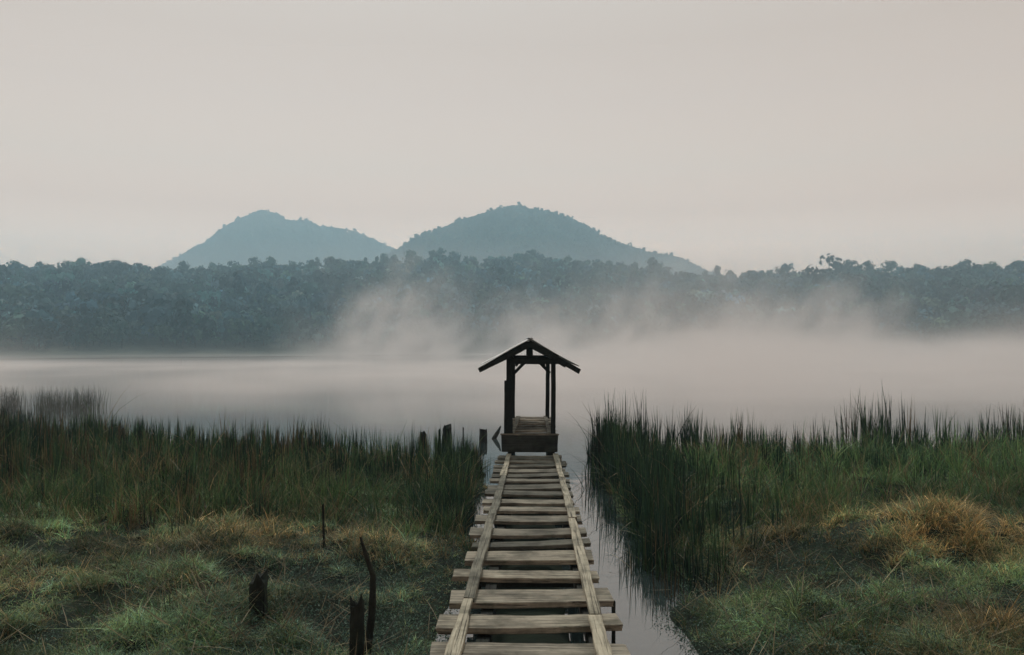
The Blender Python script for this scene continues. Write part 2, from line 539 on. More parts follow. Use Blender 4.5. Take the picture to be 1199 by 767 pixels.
def dryness(x, y):
    d = fbm(x * .55, y * .55, 81, 3)
    gold = np.exp(-(((x - 4.7) / 1.9) ** 2 + ((y - 10.4) / 1.1) ** 2)) * 1.1 + np.exp(-(((x - 6.9) / 1.6) ** 2 + ((y - 9.7) / 1.1) ** 2)) * .9 + np.exp(-(((x - 4.2) / .9) ** 2 + ((y - 7.0) / .5) ** 2)) * .8
    gold = gold * (.70 + .8 * sstep(.3, .6, fbm(x * 1.3, y * 1.3, 85, 2)))
    gold = gold + np.exp(-(((x + 3.0) / 2.4) ** 2 + ((y - 10.6) / .9) ** 2)) * .75 + np.exp(-(((x + 4.2) / 1.6) ** 2 + ((y - 8.2) / .8) ** 2)) * .35
    return sstep(.52, .74, d) * .48, np.clip(gold, 0, 1)


def spread(cx, cy, nb, rad):
    """blades of tufts: index of the tuft, position, outward azimuth, 0..1 offset from the tuft's middle"""
    idx = np.repeat(np.arange(len(cx)), nb)
    k = len(idx); a = rng.uniform(0, math.tau, k); q = np.sqrt(rng.random(k))
    r_ = q * rad[idx]
    return idx, cx[idx] + np.cos(a) * r_, cy[idx] + np.sin(a) * r_, a, q


# short turf: tussocks of fine blades
m = 90000
cx, cy = sample(m, 5.5, 17)
sd = sd_land(cx, cy); hol = fbm(cx * 1.0, cy * 1.0, 21, 3) * .62 + fbm(cx * 2.6, cy * 2.6, 25, 2) * .38
keep = (sd > .0) & (rng.random(m) < np.clip(.42 + (hol - .46) * 6.5, .08, 1))
cx, cy, sd, hol = cx[keep], cy[keep], sd[keep], hol[keep]; m = len(cx)
dry, gold = dryness(cx, cy)
tdry = rng.random(m) < np.clip(dry * .9 + gold * .68, 0, .8)
cool = sstep(.35, .65, vnoise(cx * .6, cy * .6, 91)) * np.exp(-((np.abs(cx + .3) / 2.6) ** 2))
green = pick([(.115, .185, .080), (.080, .15, .078), (.18, .235, .115), (.10, .165, .12)], m, [3, 3, 2, 2])
coolc = pick([(.11, .18, .14), (.075, .125, .105)], m, [1, 1])
green = green * (1 - cool[:, None] * .8) + coolc * cool[:, None] * .8
tan = pick([(.25, .20, .11), (.20, .17, .105), (.31, .24, .125)], m, [3, 2, 2])
golden = pick([(.54, .37, .16), (.45, .30, .13), (.62, .46, .24), (.26, .20, .10)], m, [3, 2, 1, 2])
tan = tan * np.exp(rng.normal(0, .3, (m, 1))); green = green * np.exp(rng.normal(0, .30, (m, 1)))
tan = tan * (1 - gold[:, None]) + golden * gold[:, None]
moss_shade = .30 + 1.25 * sstep(.36, .62, fbm(cx * 2.1, cy * 2.1, 121, 3) * .6 + fbm(cx * .7, cy * .7, 125, 2) * .4)  # wet moss patches, doubling as shadow blotches put into the tuft colour
tcol = np.where(tdry[:, None], tan * (.5 + .5 * moss_shade[:, None]), green * moss_shade[:, None])
th = np.exp(rng.normal(0, .38, m)) * (.026 + .135 * np.clip(hol - .2, 0, 1)) * (1 + .8 * gold) * np.clip(.5 + sd, .5, 1)
nb = rng.integers(7, 17, m)
idx, x, y, a, q = spread(cx, cy, nb, rng.uniform(.02, .075, m))
n = len(x); z = H(x, y)
bl = rng.random(n)
col = tcol[idx] * np.exp(rng.normal(0, .40, (n, 1)))
col = np.where((bl < .08)[:, None], np.array([[.30, .245, .13]]) * rng.uniform(.6, 1.2, (n, 1)), col)
col = np.where((bl > .84)[:, None], np.array([[.26, .32, .14]]) * rng.uniform(.5, 1.3, (n, 1)) * np.minimum(moss_shade[idx], 1.2)[:, None], col)  # pale blades: turf highlights put into the colour
h = th[idx] * rng.uniform(.6, 1.35, n)
wind = .35
az = np.where(rng.random(n) < .45, a, rng.uniform(0, 6.28, n))
V, Q, C = blades(np.stack([x, y, z - .012], -1), h, rng.uniform(.0035, .0085, n) * np.clip(y / 9, .8, 1.7), az, rng.uniform(.0, .9, n) * (.4 + .6 * q), rng.uniform(.1, 1.5, n), col, 3, 1.5)
o = link('grass', np_mesh('grass', V, Q, C), M_blade)
tag(o, 'short lumpy marsh turf in green and tan', 'grass', kind='stuff')

# dead stems lying over the turf
n = 13000
x, y = sample(n, 5.5, 16)
sd = sd_land(x, y)
keep = (sd > 0) & (rng.random(n) < .15 + .85 * sstep(.42, .66, fbm(x * .9, y * .9, 141, 3)))
x, y = x[keep], y[keep]; n = len(x)
col = pick([(.20, .165, .10), (.13, .105, .07), (.30, .255, .165), (.07, .06, .045)], n, [3, 3, 2, 2])
V, Q, C = blades(np.stack([x, y, H(x, y) + rng.uniform(.01, .09, n)], -1), rng.uniform(.10, .42, n), rng.uniform(.004, .009, n), rng.uniform(0, 6.28, n), rng.uniform(.8, 1.15, n), rng.normal(0, .12, n), col, 3, 1.0, blunt=4.0)
o = link('dead_grass', np_mesh('dead_grass', V, Q, C), M_blade)
tag(o, 'pale broken dead stems lying tangled over the turf', 'dead grass', kind='stuff')

# low leafy ground cover near the boardwalk
n = 260000
x, y = sample(n, 5.6, 13, 1.0)
sd = sd_land(x, y)
wgt = np.exp(-((x + 1.6) / 1.3) ** 2) + .75 * np.exp(-((x - 2.9) / 1.3) ** 2) + .18
keep = (sd > -.15) & (y < 11.5) & (rng.random(n) < wgt * (.25 + 1.3 * vnoise(x * 2.2, y * 2.2, 44)))
x, y = x[keep], y[keep]; n = len(x)
z = np.maximum(H(x, y), 0) + rng.uniform(.0, .13, n) ** 1.2
c = np.stack([x, y, z], -1)
nrm = np.stack([rng.normal(0, .9, n), rng.normal(0, .9, n), np.ones(n)], -1); nrm /= np.linalg.norm(nrm, axis=1)[:, None]
u = np.cross(nrm, rng.normal(size=(n, 3))); u /= np.linalg.norm(u, axis=1)[:, None]
v = np.cross(nrm, u)
s = rng.uniform(.006, .017, n)[:, None]
V = np.stack([c - u * s, c + v * s * .45, c + u * s, c - v * s * .45], 1).reshape(-1, 3)
col = np.repeat(pick([(.095, .16, .12), (.065, .12, .09), (.14, .20, .15), (.045, .075, .05)], n, [3, 3, 1, 2]), 4, 0)
o = link('ground_cover', np_mesh('ground_cover', V, np.arange(4 * n).reshape(-1, 4), col), M_blade)
tag(o, 'low small leaved blue green ground cover beside the boardwalk', 'ground cover', kind='stuff')

# medium marsh grass (arching tussocks)
m = 14000
cx, cy = sample(m, 6.5, 24)
sd = sd_land(cx, cy)
den_r = np.where(cx > 0, sstep(9.5, 13.0, cy + (vnoise(cx * .6, cy * .6, 12) - .5) * 4), sstep(9.4, 12.5, cy + np.abs(np.minimum(cx + 5, 0)) * .35 + (vnoise(cx * .6, cy * .6, 13) - .5) * 4))
spot = sstep(.62, .75, vnoise(cx * 1.3, cy * 1.3, 14)) * .30
far_edge = np.interp(cx, [-60, -30, -16, -10, -5, -1, 1.5, 5, 10, 16, 30, 60], [58, 38, 27, 22.5, 20, 18.6, 19.8, 20.4, 21.2, 23.5, 31, 50]) - cy
keep = (sd > .05) & ((cx < 0) | (far_edge > .9)) & (rng.random(m) < np.clip(den_r * .9 + spot, .02, 1))
cx, cy, sd, den_r = cx[keep], cy[keep], sd[keep], den_r[keep]; m = len(cx)
dry, gold = dryness(cx, cy)
bright = (cx > 2.5) * sstep(12.5, 15, cy) * sstep(.35, .6, vnoise(cx * .5, cy * .5, 15))
tdry = rng.random(m) < np.clip(.10 + dry * .5 + gold * .55, 0, .75)
gc = pick([(.065, .125, .045), (.042, .085, .045), (.10, .16, .065)], m, [3, 3, 2]) * (1 + .8 * bright[:, None])
tc_ = pick([(.22, .16, .085), (.17, .125, .07), (.30, .225, .12)], m, [3, 3, 2])
tcol = np.where(tdry[:, None], tc_, gc)
th = np.exp(rng.normal(0, .28, m)) * .42 * (1 - .5 * gold) * (.6 + .8 * vnoise(cx * .7, cy * .7, 16)) * np.clip(.40 + den_r * .6, .40, 1)
nb = rng.integers(6, 20, m)
idx, x, y, a, q = spread(cx, cy, nb, rng.uniform(.04, .13, m))
n = len(x); z = H(x, y)
col = tcol[idx] * rng.uniform(.6, 1.4, (n, 1))
col = np.where((rng.random(n) < .09)[:, None], np.array([[.27, .22, .13]]) * rng.uniform(.5, 1.2, (n, 1)), col)
h = th[idx] * rng.uniform(.55, 1.25, n)
V, Q, C = blades(np.stack([x, y, z - .02], -1), h, rng.uniform(.005, .011, n) * np.clip(y / 11, .8, 1.7), a, q * rng.uniform(.05, .6, n), rng.uniform(.0, .8, n), col, 4, 1.15)
o = link('marsh_grass', np_mesh('marsh_grass', V, Q, C), M_blade)
tag(o, 'knee high arching marsh grass between turf and reeds', 'grass', kind='stuff')


# reeds: upright clumps of uneven height
YFX = [-60, -30, -16, -10, -5, -1, 1.5, 5, 10, 16, 30, 60]
YFY = [58, 38, 27, 22.5, 20, 18.6, 19.8, 20.4, 21.2, 23.5, 31, 50]


def reeds(side, m, label):
    x, y = sample(m, 8.5, 40, 2.5, 2)
    k = x < 0 if side < 0 else x > 0
    x, y = x[k], y[k]
    k = 360 if side > 0 else 170
    ye = rng.uniform(9.0, 20.5, k) if side > 0 else rng.uniform(11.5, 19, k)
    xe = (np.interp(ye, [9, 12, 17.5, 20], [1.70, 2.02, 2.14, 2.15]) + rng.normal(.16, .22, k) + (vnoise(ye * 1.5, ye * 0, 151) - .5) * .7 if side > 0 else -.72 - np.abs(rng.normal(0, .35, k)))
    x = np.concatenate([x, xe]); y = np.concatenate([y, ye])
    isedge = np.arange(len(x)) >= len(x) - k
    sd = sd_land(x, y); m = len(x)
    yf = np.interp(x, YFX, YFY)
    edge = np.exp(-((y - yf + .2) / .8) ** 2)
    cl = fbm(x * .8, y * .8, 101, 3)
    if side < 0:
        st = 11.0 + (vnoise(x * .45, y * .45, 55) - .5) * 3.0 + np.clip((x + 7) * .35, -1.2, 0)
        den = sstep(0, 2.2, y - st) * (.35 + .6 * cl) + edge * sstep(.38, .55, cl) * .5
        hmul = (.50 + .38 * sstep(0, 5, y - st)) * np.interp(x, [-16, -8, -3, -2, -1], [.78, .74, .80, .72, .66])
    else:
        st = 13.4 + (vnoise(x * .45, y * .45, 56) - .5) * 3
        den = .42 * sstep(0, 2.5, y - st) + edge * sstep(.42, .50, cl) * 1.7
        bank = np.exp(-((x - 2.3) / .75) ** 2) * sstep(9.2, 10.6, y)
        den = den + bank * (.06 + .36 * cl)
        hmul = np.clip(.52 + bank * .22 + edge * .62, .4, 1.08) * (1 + .25 * sstep(7, 13, x))
        hmul = np.where(isedge, np.interp(y, [9, 11, 15, 20], [.50, .72, .80, .86]), hmul)
    lim = -.9
    keep = np.where(isedge, sd > -.55, (rng.random(m) < np.clip(den, 0, 1)) & (sd > (-.9 if side < 0 else -.25)) & (x < -.62 if side < 0 else x > 1.72))
    x, y, hmul, cl, isedge = x[keep], y[keep], hmul[keep], cl[keep], isedge[keep]; m = len(x)
    th = 1.12 * np.exp(rng.normal(0, .13, m)) * hmul * (.62 + .75 * cl)
    tcol = pick([(.026, .062, .034), (.018, .044, .032), (.045, .088, .042), (.014, .030, .024)], m, [3, 3, 2, 2])
    brown = rng.random(m) < np.where(x < -3, .22, .05) * (.3 + 1.3 * vnoise(x * .4, y * .4, 57))
    tcol = np.where(brown[:, None], pick([(.115, .088, .052), (.080, .064, .042), (.15, .125, .07)], m, [3, 2, 1]), tcol)
    nb = rng.integers(6, 22, m)
    cx, cy = x, y
    idx, x, y, a, q = spread(cx, cy, nb, rng.uniform(.04, .17, m))
    n = len(x)
    z = np.minimum(H(x, y), .35)
    h = th[idx] * rng.uniform(.45, 1.12, n)
    col = tcol[idx] * rng.uniform(.6, 1.4, (n, 1))
    lean = np.abs(rng.normal(0, .05, n)) + q * .02; curve = np.abs(rng.normal(0, .035, n))
    bent = rng.random(n) < np.where(isedge[idx], .18, .10)
    lean = np.where(bent, rng.uniform(.15, .8, n), lean); curve = np.where(bent, rng.uniform(.1, .8, n), curve)
    straw = bent & (rng.random(n) < .25)
    col = np.where(straw[:, None], np.array([[.27, .235, .16]]) * rng.uniform(.5, 1.2, (n, 1)), col)
    V, Q, C = blades(np.stack([x, y, z - .06], -1), h, rng.uniform(.009, .020, n) * np.clip(y / 16, .75, 1.5), rng.uniform(0, 6.28, n), lean, curve, col, 4, 1.1, blunt=3.0)
    o = link('reeds', np_mesh('reeds', V, Q, C), M_reed)
    tag(o, label, 'reeds', kind='stuff')


reeds(-1, 11000, 'dark green and brown reeds filling the left bank')
reeds(1, 12000, 'dense dark reeds standing in water on the right bank')

# a few far reed clumps off the left bank
xs = []; ys = []
for cx, cy, k, rad in [(-21.0, 36.0, 150, .35), (-20.0, 36.5, 60, .3), (-19.3, 36, 260, .6), (-18.0, 36, 260, .5), (-21.9, 37, 120, .4)]:
    xs.append(rng.normal(cx, rad * .6, k)); ys.append(rng.normal(cy, rad, k))
x = np.concatenate(xs); y = np.concatenate(ys); n = len(x)
V, Q, C = blades(np.stack([x, y, np.full(n, -.1)], -1), rng.uniform(.6, 1.2, n), rng.uniform(.012, .022, n), rng.uniform(0, 6.28, n), np.abs(rng.normal(0, .08, n)), np.abs(rng.normal(0, .1, n)),
                 pick([(.030, .050, .032), (.024, .040, .030)], n, [1, 1]), 3)
o = link('reeds', np_mesh('reeds', V, Q, C), M_reed)
tag(o, 'small hazy reed clumps out in the water beyond the left bank', 'reeds', kind='stuff')


# ------------------------------------------------------------------ timber
def board_mesh(length, width, thick, seed, axis='x', segs=14, rag=.012, sag=0.0, taper=0.0):
    """a rough sawn board, centred on its origin, long side on axis; chamfered edges, waney sides"""
    r = np.random.default_rng(seed)
    c = min(.005, thick * .15)
    hw, ht = width / 2, thick / 2
    ring = [(-hw + c, -ht), (hw - c, -ht), (hw, -ht + c), (hw, ht - c), (hw - c, ht), (-hw + c, ht), (-hw, ht - c), (-hw, -ht + c)]
    t = np.linspace(-.5, .5, segs + 1)
    k = np.cumsum(r.normal(0, .4, (2, segs + 1)), 1); k -= k.mean(1, keepdims=True)
    ea = k[0] * rag + r.normal(0, rag * .25, segs + 1); eb = k[1] * rag + r.normal(0, rag * .25, segs + 1)
    zb = np.cumsum(r.normal(0, .2, segs + 1)) * rag * .6; zb -= zb.mean()
    V = []
    for i, tt in enumerate(t):
        for (a, b) in ring:
            e = ea[i] if a < 0 else eb[i]
            w_ = a * (1 - taper * (tt + .5)) + e
            V.append((tt * length + (r.normal(0, rag * .8) if i in (0, segs) else 0), w_, b + zb[i] - sag * (1 - 4 * tt * tt)))
    Q = []
    for i in range(segs):
        for j in range(8):
            Q.append((i * 8 + j, i * 8 + (j + 1) % 8, (i + 1) * 8 + (j + 1) % 8, (i + 1) * 8 + j))
    me = bpy.data.meshes.new('board')
    caps = [tuple(range(7, -1, -1)), tuple(segs * 8 + j for j in range(8))]
    V = np.array(V)
    if axis == 'y': V = np.stack([-V[:, 1], V[:, 0], V[:, 2]], -1)
    if axis == 'z': V = np.stack([V[:, 2], V[:, 1], V[:, 0]], -1) * np.array([-1, 1, 1])
    me.from_pydata([tuple(v) for v in V], [], Q + caps)
    me.update()
    return me


def board(name, mat, parent, p0, p1, width, thick, seed, axis, **kw):
    """board between two world points (its long axis stays nearly along axis)"""
    p0, p1 = Vector(p0), Vector(p1)
    d = p1 - p0
    me = board_mesh(d.length, width, thick, seed, axis, **kw)
    o = link(name, me, mat, parent)
    base = {'x': Vector((1, 0, 0)), 'y': Vector((0, 1, 0)), 'z': Vector((0, 0, 1))}[axis]
    o.rotation_mode = 'QUATERNION'
    o.rotation_quaternion = base.rotation_difference(d.normalized())
    o.location = (p0 + p1) / 2 - (parent.location if parent else Vector())
    return o


def zb(y):      # top of the walkway planks
    return .52 - .0129 * (y - 5.78)


walk = empty('boardwalk', (0, 0, 0), 'weathered plank boardwalk with two rails running out to the shelter', 'boardwalk')
planks = [  # near edge, far edge, left end, right end
    (6.42, 6.77, -.553, .82), (7.07, 7.49, -.518, .83), (7.90, 8.18, -.553, .80), (8.55, 8.95, -.47, .82), (9.22, 9.47, -.44, .85),
    (9.78, 10.18, -.48, .85), (10.58, 11.05, -.46, .865), (11.28, 11.62, -.38, .90), (11.92, 12.32, -.41, .865), (12.68, 13.02, -.40, .91),
    (13.2, 13.65, -.38, .90), (14.0, 14.28, -.36, .94), (14.62, 15.0, -.34, .975), (15.25, 15.62, -.34, .95), (15.92, 16.32, -.35, 1.0),
    (16.56, 16.92, -.33, 1.05), (17.12, 17.5, -.28, 1.0), (17.58, 17.8, -.27, 1.02)]
near = [(5.72, 6.08, -.56, .80), (5.05, 5.40, -.6, .78), (4.4, 4.75, -.58, .80), (3.7, 4.1, -.6, .77), (3.05, 3.4, -.6, .78), (2.3, 2.7, -.62, .75), (1.6, 1.95, -.6, .74), (.9, 1.3, -.62, .73), (.2, .6, -.6, .74), (-.5, -.1, -.6, .72)]
pr = random.Random(5)
for i, (a, b, l, r_) in enumerate(planks + near):
    a = min(a + .006 * a / 2.07, b - .21)
    yc = (a + b) / 2
    tl = pr.uniform(-.018, .018); th = pr.uniform(.040, .052)
    z0 = zb(yc) - th / 2
    yaw = pr.uniform(-.035, .035)
    o = board('plank', M_plank, walk, (l, yc - yaw * .7, z0 + tl), (r_, yc + yaw * .7, z0 - tl + pr.uniform(-.008, .008)), b - a, th, 100 + i, 'x', rag=pr.uniform(.006, .017), sag=pr.uniform(0, .012))
    o.rotation_quaternion = o.rotation_quaternion @ __import__('mathutils').Quaternion((1, 0, 0), pr.uniform(-.03, .03))


def rail(side):
    pts = [(-1.0, -.56), (3.2, -.46), (7.05, -.352), (10.9, -.243), (14.4, -.148), (17.72, -.066)] if side < 0 else [(-1.0, .50), (3.0, .553), (6.6, .648), (10.6, .752), (14.2, .828), (17.72, .89)]
    for i in range(len(pts) - 1):
        (ya, xa), (yb, xb) = pts[i], pts[i + 1]
        jit = pr.uniform(-.012, .012)
        board('rail', M_rail, walk, (xa + jit, ya + .012, zb(ya) + .026), (xb + jit, yb - .008, zb(yb) + .026 + pr.uniform(-.004, .006)), .100, .042, 300 + i * 7 + (side > 0) * 50, 'y', rag=.009, segs=20)


rail(-1); rail(1)
for s, (xa, xb) in ((-1, (-.36, .0)), (1, (.48, .82))):
    for ya, yb in ((-1.0, 5.9), (5.9, 11.9), (11.9, 17.75)):
        f = lambda yy: xa + (xb - xa) * (yy + 1) / 18.7
        board('bearer', M_under, walk, (f(ya), ya + .01, zb(ya) - .135), (f(yb), yb - .01, zb(yb) - .135), .10, .13, 400 + int(ya) + s, 'y', rag=.006)
for k, yy in enumerate((3.9, 6.3, 8.7, 11.1, 13.5, 15.9, 17.6)):
    cx = .1 + .0264 * (yy - 5.8)
    board('cross_beam', M_under, walk, (cx - .58, yy, zb(yy) - .25), (cx + .62, yy, zb(yy) - .25), .10, .09, 450 + k, 'x', rag=.006)
    for s in (-1, 1):
        board('support_post', M_under, walk, (cx + s * .52, yy + .002, -.9), (cx + s * .52 + pr.uniform(-.03, .03), yy + .09, zb(yy) - .07), .09, .08, 470 + k * 2 + (s > 0), 'z', rag=.008)

# raised platform behind a wide dark front board
plat = empty('platform', (.40, 17.9, 0), 'raised plank platform with a broad dark front board under the shelter roof', 'platform')
PZ = .77
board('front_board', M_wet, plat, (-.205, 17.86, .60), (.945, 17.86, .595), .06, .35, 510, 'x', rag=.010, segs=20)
board('edge_batten', M_plank, plat, (-.235, 17.93, PZ + .012), (.975, 17.93, PZ + .005), .09, .035, 511, 'x', rag=.012)
yy = 18.10; k = 0
while yy < 22.5:
    wd = pr.uniform(.26, .40); gap = pr.uniform(.24, .34)
    cx = .40 + .0264 * (yy - 17.9)
    board('plank', M_plank, plat, (cx - .54 + pr.uniform(-.03, .03), yy + wd / 2, PZ - .018), (cx + .54 + pr.uniform(-.03, .03), yy + wd / 2 + pr.uniform(-.03, .03), PZ - .018 + pr.uniform(-.01, .01)), wd, .034, 520 + k, 'x', rag=.014)
    yy += wd + gap; k += 1
for s in (-1, 1):
    board('rail', M_rail, plat, (.40 + s * .385, 17.99, PZ + .022), (.52 + s * .355, 22.5, PZ + .022), .085, .038, 560 + s, 'y', rag=.008, segs=18)
    board('bearer', M_under, plat, (.40 + s * .46, 17.90, PZ - .13), (.52 + s * .44, 22.5, PZ - .13), .10, .14, 564 + s, 'y', rag=.006)
    for q, yy in enumerate((18.3, 20.4, 22.35)):
        board('support_post', M_under, plat, (.40 + s * .46, yy, -1.0), (.40 + .0264 * (yy - 17.9) + s * .45, yy, PZ - .19), .10, .10, 570 + q + s * 5, 'z', rag=.008)

# shelter
shel = empty('shelter', (.40, 18.0, PZ), 'small dark open sided timber shelter with a pale gabled roof on the platform', 'shelter')
PTOP = 2.37
FL, FR, RL, RR2 = -.058, .868, .030, .915
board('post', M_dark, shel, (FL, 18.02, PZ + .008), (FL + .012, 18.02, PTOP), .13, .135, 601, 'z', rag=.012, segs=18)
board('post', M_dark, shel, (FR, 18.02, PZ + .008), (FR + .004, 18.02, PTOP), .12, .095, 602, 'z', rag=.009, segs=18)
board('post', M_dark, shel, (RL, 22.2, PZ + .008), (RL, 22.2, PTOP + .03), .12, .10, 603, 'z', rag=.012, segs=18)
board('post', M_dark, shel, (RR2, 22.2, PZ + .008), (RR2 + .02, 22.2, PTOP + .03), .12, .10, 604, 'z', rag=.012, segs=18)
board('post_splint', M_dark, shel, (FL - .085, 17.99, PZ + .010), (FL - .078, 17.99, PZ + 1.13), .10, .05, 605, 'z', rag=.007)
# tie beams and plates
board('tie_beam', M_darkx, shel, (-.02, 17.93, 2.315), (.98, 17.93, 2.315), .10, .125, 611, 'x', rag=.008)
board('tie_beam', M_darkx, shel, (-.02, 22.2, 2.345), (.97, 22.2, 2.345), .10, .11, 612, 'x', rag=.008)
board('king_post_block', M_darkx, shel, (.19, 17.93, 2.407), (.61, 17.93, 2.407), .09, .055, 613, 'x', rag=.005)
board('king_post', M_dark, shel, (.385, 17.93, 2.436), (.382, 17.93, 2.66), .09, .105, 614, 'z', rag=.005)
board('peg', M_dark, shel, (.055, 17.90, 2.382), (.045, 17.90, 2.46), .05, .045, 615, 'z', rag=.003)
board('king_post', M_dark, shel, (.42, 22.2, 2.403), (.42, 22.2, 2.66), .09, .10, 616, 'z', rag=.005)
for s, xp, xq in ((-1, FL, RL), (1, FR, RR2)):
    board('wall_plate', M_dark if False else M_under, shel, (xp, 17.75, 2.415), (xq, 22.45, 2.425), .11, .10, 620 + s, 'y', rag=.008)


def brace(p0, p1, seed):
    board('knee_brace', M_dark, shel, p0, p1, .06, .065, seed, 'z', rag=.004)


brace((.045, 18.03, 2.06), (.25, 18.03, 2.27), 631)
brace((.80, 18.03, 2.06), (.60, 18.03, 2.27), 632)
brace((.10, 22.2, 2.12), (.28, 22.2, 2.38), 633)
brace((.85, 22.2, 2.12), (.66, 22.2, 2.38), 634)

RX = .385
TILT = .006        # the roof climbs slightly towards the lake


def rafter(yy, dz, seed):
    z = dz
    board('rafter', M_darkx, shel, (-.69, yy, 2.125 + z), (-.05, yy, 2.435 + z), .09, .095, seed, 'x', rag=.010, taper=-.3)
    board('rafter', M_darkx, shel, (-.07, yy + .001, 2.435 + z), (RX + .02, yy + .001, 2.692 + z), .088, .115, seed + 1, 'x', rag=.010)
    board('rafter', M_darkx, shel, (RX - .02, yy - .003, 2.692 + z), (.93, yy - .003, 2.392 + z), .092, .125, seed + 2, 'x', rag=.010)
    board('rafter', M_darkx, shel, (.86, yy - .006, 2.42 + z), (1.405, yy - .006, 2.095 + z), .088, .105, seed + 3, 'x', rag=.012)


for k, yy in enumerate((17.72, 22.4)):
    rafter(yy, TILT * (yy - 17.72), 640 + 10 * k)


def sheet(y0, y1, s, dz, jx, seed):
    """corrugated roofing sheet with real thickness, on one slope"""
    r = random.Random(seed)
    nx, ny = 16, 40
    top = []
    for j in range(ny + 1):
        yy = y0 + (y1 - y0) * j / ny
        cor = .011 * math.cos(yy * math.tau / .105)
        for i in range(nx + 1):
            t = i / nx
            x = RX + s * t * (1.075 + jx)
            z = 2.772 + dz - t * (1.075 + jx) * (.545 if s < 0 else .565) + cor + TILT * (yy - 17.72) + .010 * math.sin(t * 5 + seed)
            top.append((x, yy, z))
    V = top + [(x, y, z - .006) for x, y, z in top]
    m = len(top); Q = []
    idx = lambda j, i: j * (nx + 1) + i
    for j in range(ny):
        for i in range(nx):
            a, b, c, d = idx(j, i), idx(j, i + 1), idx(j + 1, i + 1), idx(j + 1, i)
            f = (a, b, c, d) if s > 0 else (d, c, b, a)
            Q.append(f); Q.append(tuple(v + m for v in reversed(f)))
    ring = [idx(0, i) for i in range(nx + 1)] + [idx(j, nx) for j in range(1, ny + 1)] + [idx(ny, i) for i in range(nx - 1, -1, -1)] + [idx(j, 0) for j in range(ny - 1, 0, -1)]
    for a, b in zip(ring, ring[1:] + ring[:1]):
        Q.append((a, a + m, b + m, b))
    me = bpy.data.meshes.new('roof_sheet')
    L0 = shel.location
    me.from_pydata([(x - L0.x, y - L0.y, z - L0.z) for x, y, z in V], [], Q)
    me.polygons.foreach_set('use_smooth', [True] * len(Q))
    me.update()
    link('roof_sheet', me, M_roof, shel)


for s in (-1, 1):
    J = 0 if s < 0 else -.075
    sheet(17.62, 19.35, s, .010, J, 1 + s)
    sheet(19.25, 21.0, s, .024, J + .02, 4 + s)
    sheet(20.9, 22.65, s, .010, J - .01, 7 + s)
board('ridge_board', M_under, shel, (RX, 17.66, 2.785), (RX + .03, 22.6, 2.785 + TILT * 5), .10, .03, 690, 'y', rag=.008)


# ------------------------------------------------------------------ stumps, posts and sticks
def stump(name, pts, radii, seed, label, cat, sides=9, broken=.25, mat=None, group=None):
    """irregular rotten timber along a poly-line with a splintered top"""
    r = random.Random(seed)
    base = Vector(pts[0])
    V = []; Q = []
    P = [Vector(p) - base for p in pts]
    # densify
    D = []; RD = []
    for i in range(len(P) - 1):
        for k in range(4):
            D.append(P[i].lerp(P[i + 1], k / 4)); RD.append(radii[i] + (radii[i + 1] - radii[i]) * k / 4)
    D.append(P[-1]); RD.append(radii[-1])
    prof = [r.uniform(.72, 1.2) for _ in range(sides)]
    for i, (p, rd) in enumerate(zip(D, RD)):
        ax = (D[min(i + 1, len(D) - 1)] - D[max(i - 1, 0)]).normalized()
        u = Vector((1, 0, 0)); u = (u - ax * u.dot(ax)).normalized(); v = ax.cross(u)
        for j in range(sides):
            a = j * math.tau / sides
            rr = rd * prof[j] * r.uniform(.92, 1.08)
            q = p + (u * math.cos(a) + v * math.sin(a)) * rr
            if i == len(D) - 1: q += ax * rd * r.uniform(-broken * 3, broken * 5)
            V.append(tuple(q))
    n = len(D)
    for i in range(n - 1):
        for j in range(sides):
            Q.append((i * sides + j, i * sides + (j + 1) % sides, (i + 1) * sides + (j + 1) % sides, (i + 1) * sides + j))
    V.append(tuple(D[-1] - Vector((0, 0, RD[-1] * .5)))); c = len(V) - 1
    for j in range(sides):
        Q.append(((n - 1) * sides + j, (n - 1) * sides + (j + 1) % sides, c))
    Q.append(tuple(range(sides - 1, -1, -1)))
    me = bpy.data.meshes.new(name)
    me.from_pydata(V, [], Q); me.update()
    o = link(name, me, mat or M_stump)
    o.location = base
    return tag(o, label, cat, group)


def at(px, d): return (px - CXP) / F * d
def zt(y, d): return CAMZ - (y - HZ) / F * d


def post_px(name, px, ytop, d, wpx, seed, label, cat='post', lean=0, zbot=-.5, **kw):
    x = at(px, d); rad = wpx * d / F / 2
    z = zt(ytop, d)
    return stump(name, [(x, d, zbot), (x + lean * .5, d, (z + zbot) / 2), (x + lean, d, z)], [rad * 1.05, rad, rad * .92], seed, label, cat, **kw)


def ground_d(px, y):
    """distance at which the sight line through this pixel meets the ground"""
    d = np.linspace(5, 30, 1500)
    z = CAMZ - (y - HZ) / F * d
    hit = np.where(z < H((px - CXP) / F * d, d))[0]
    return float(d[hit[0]])


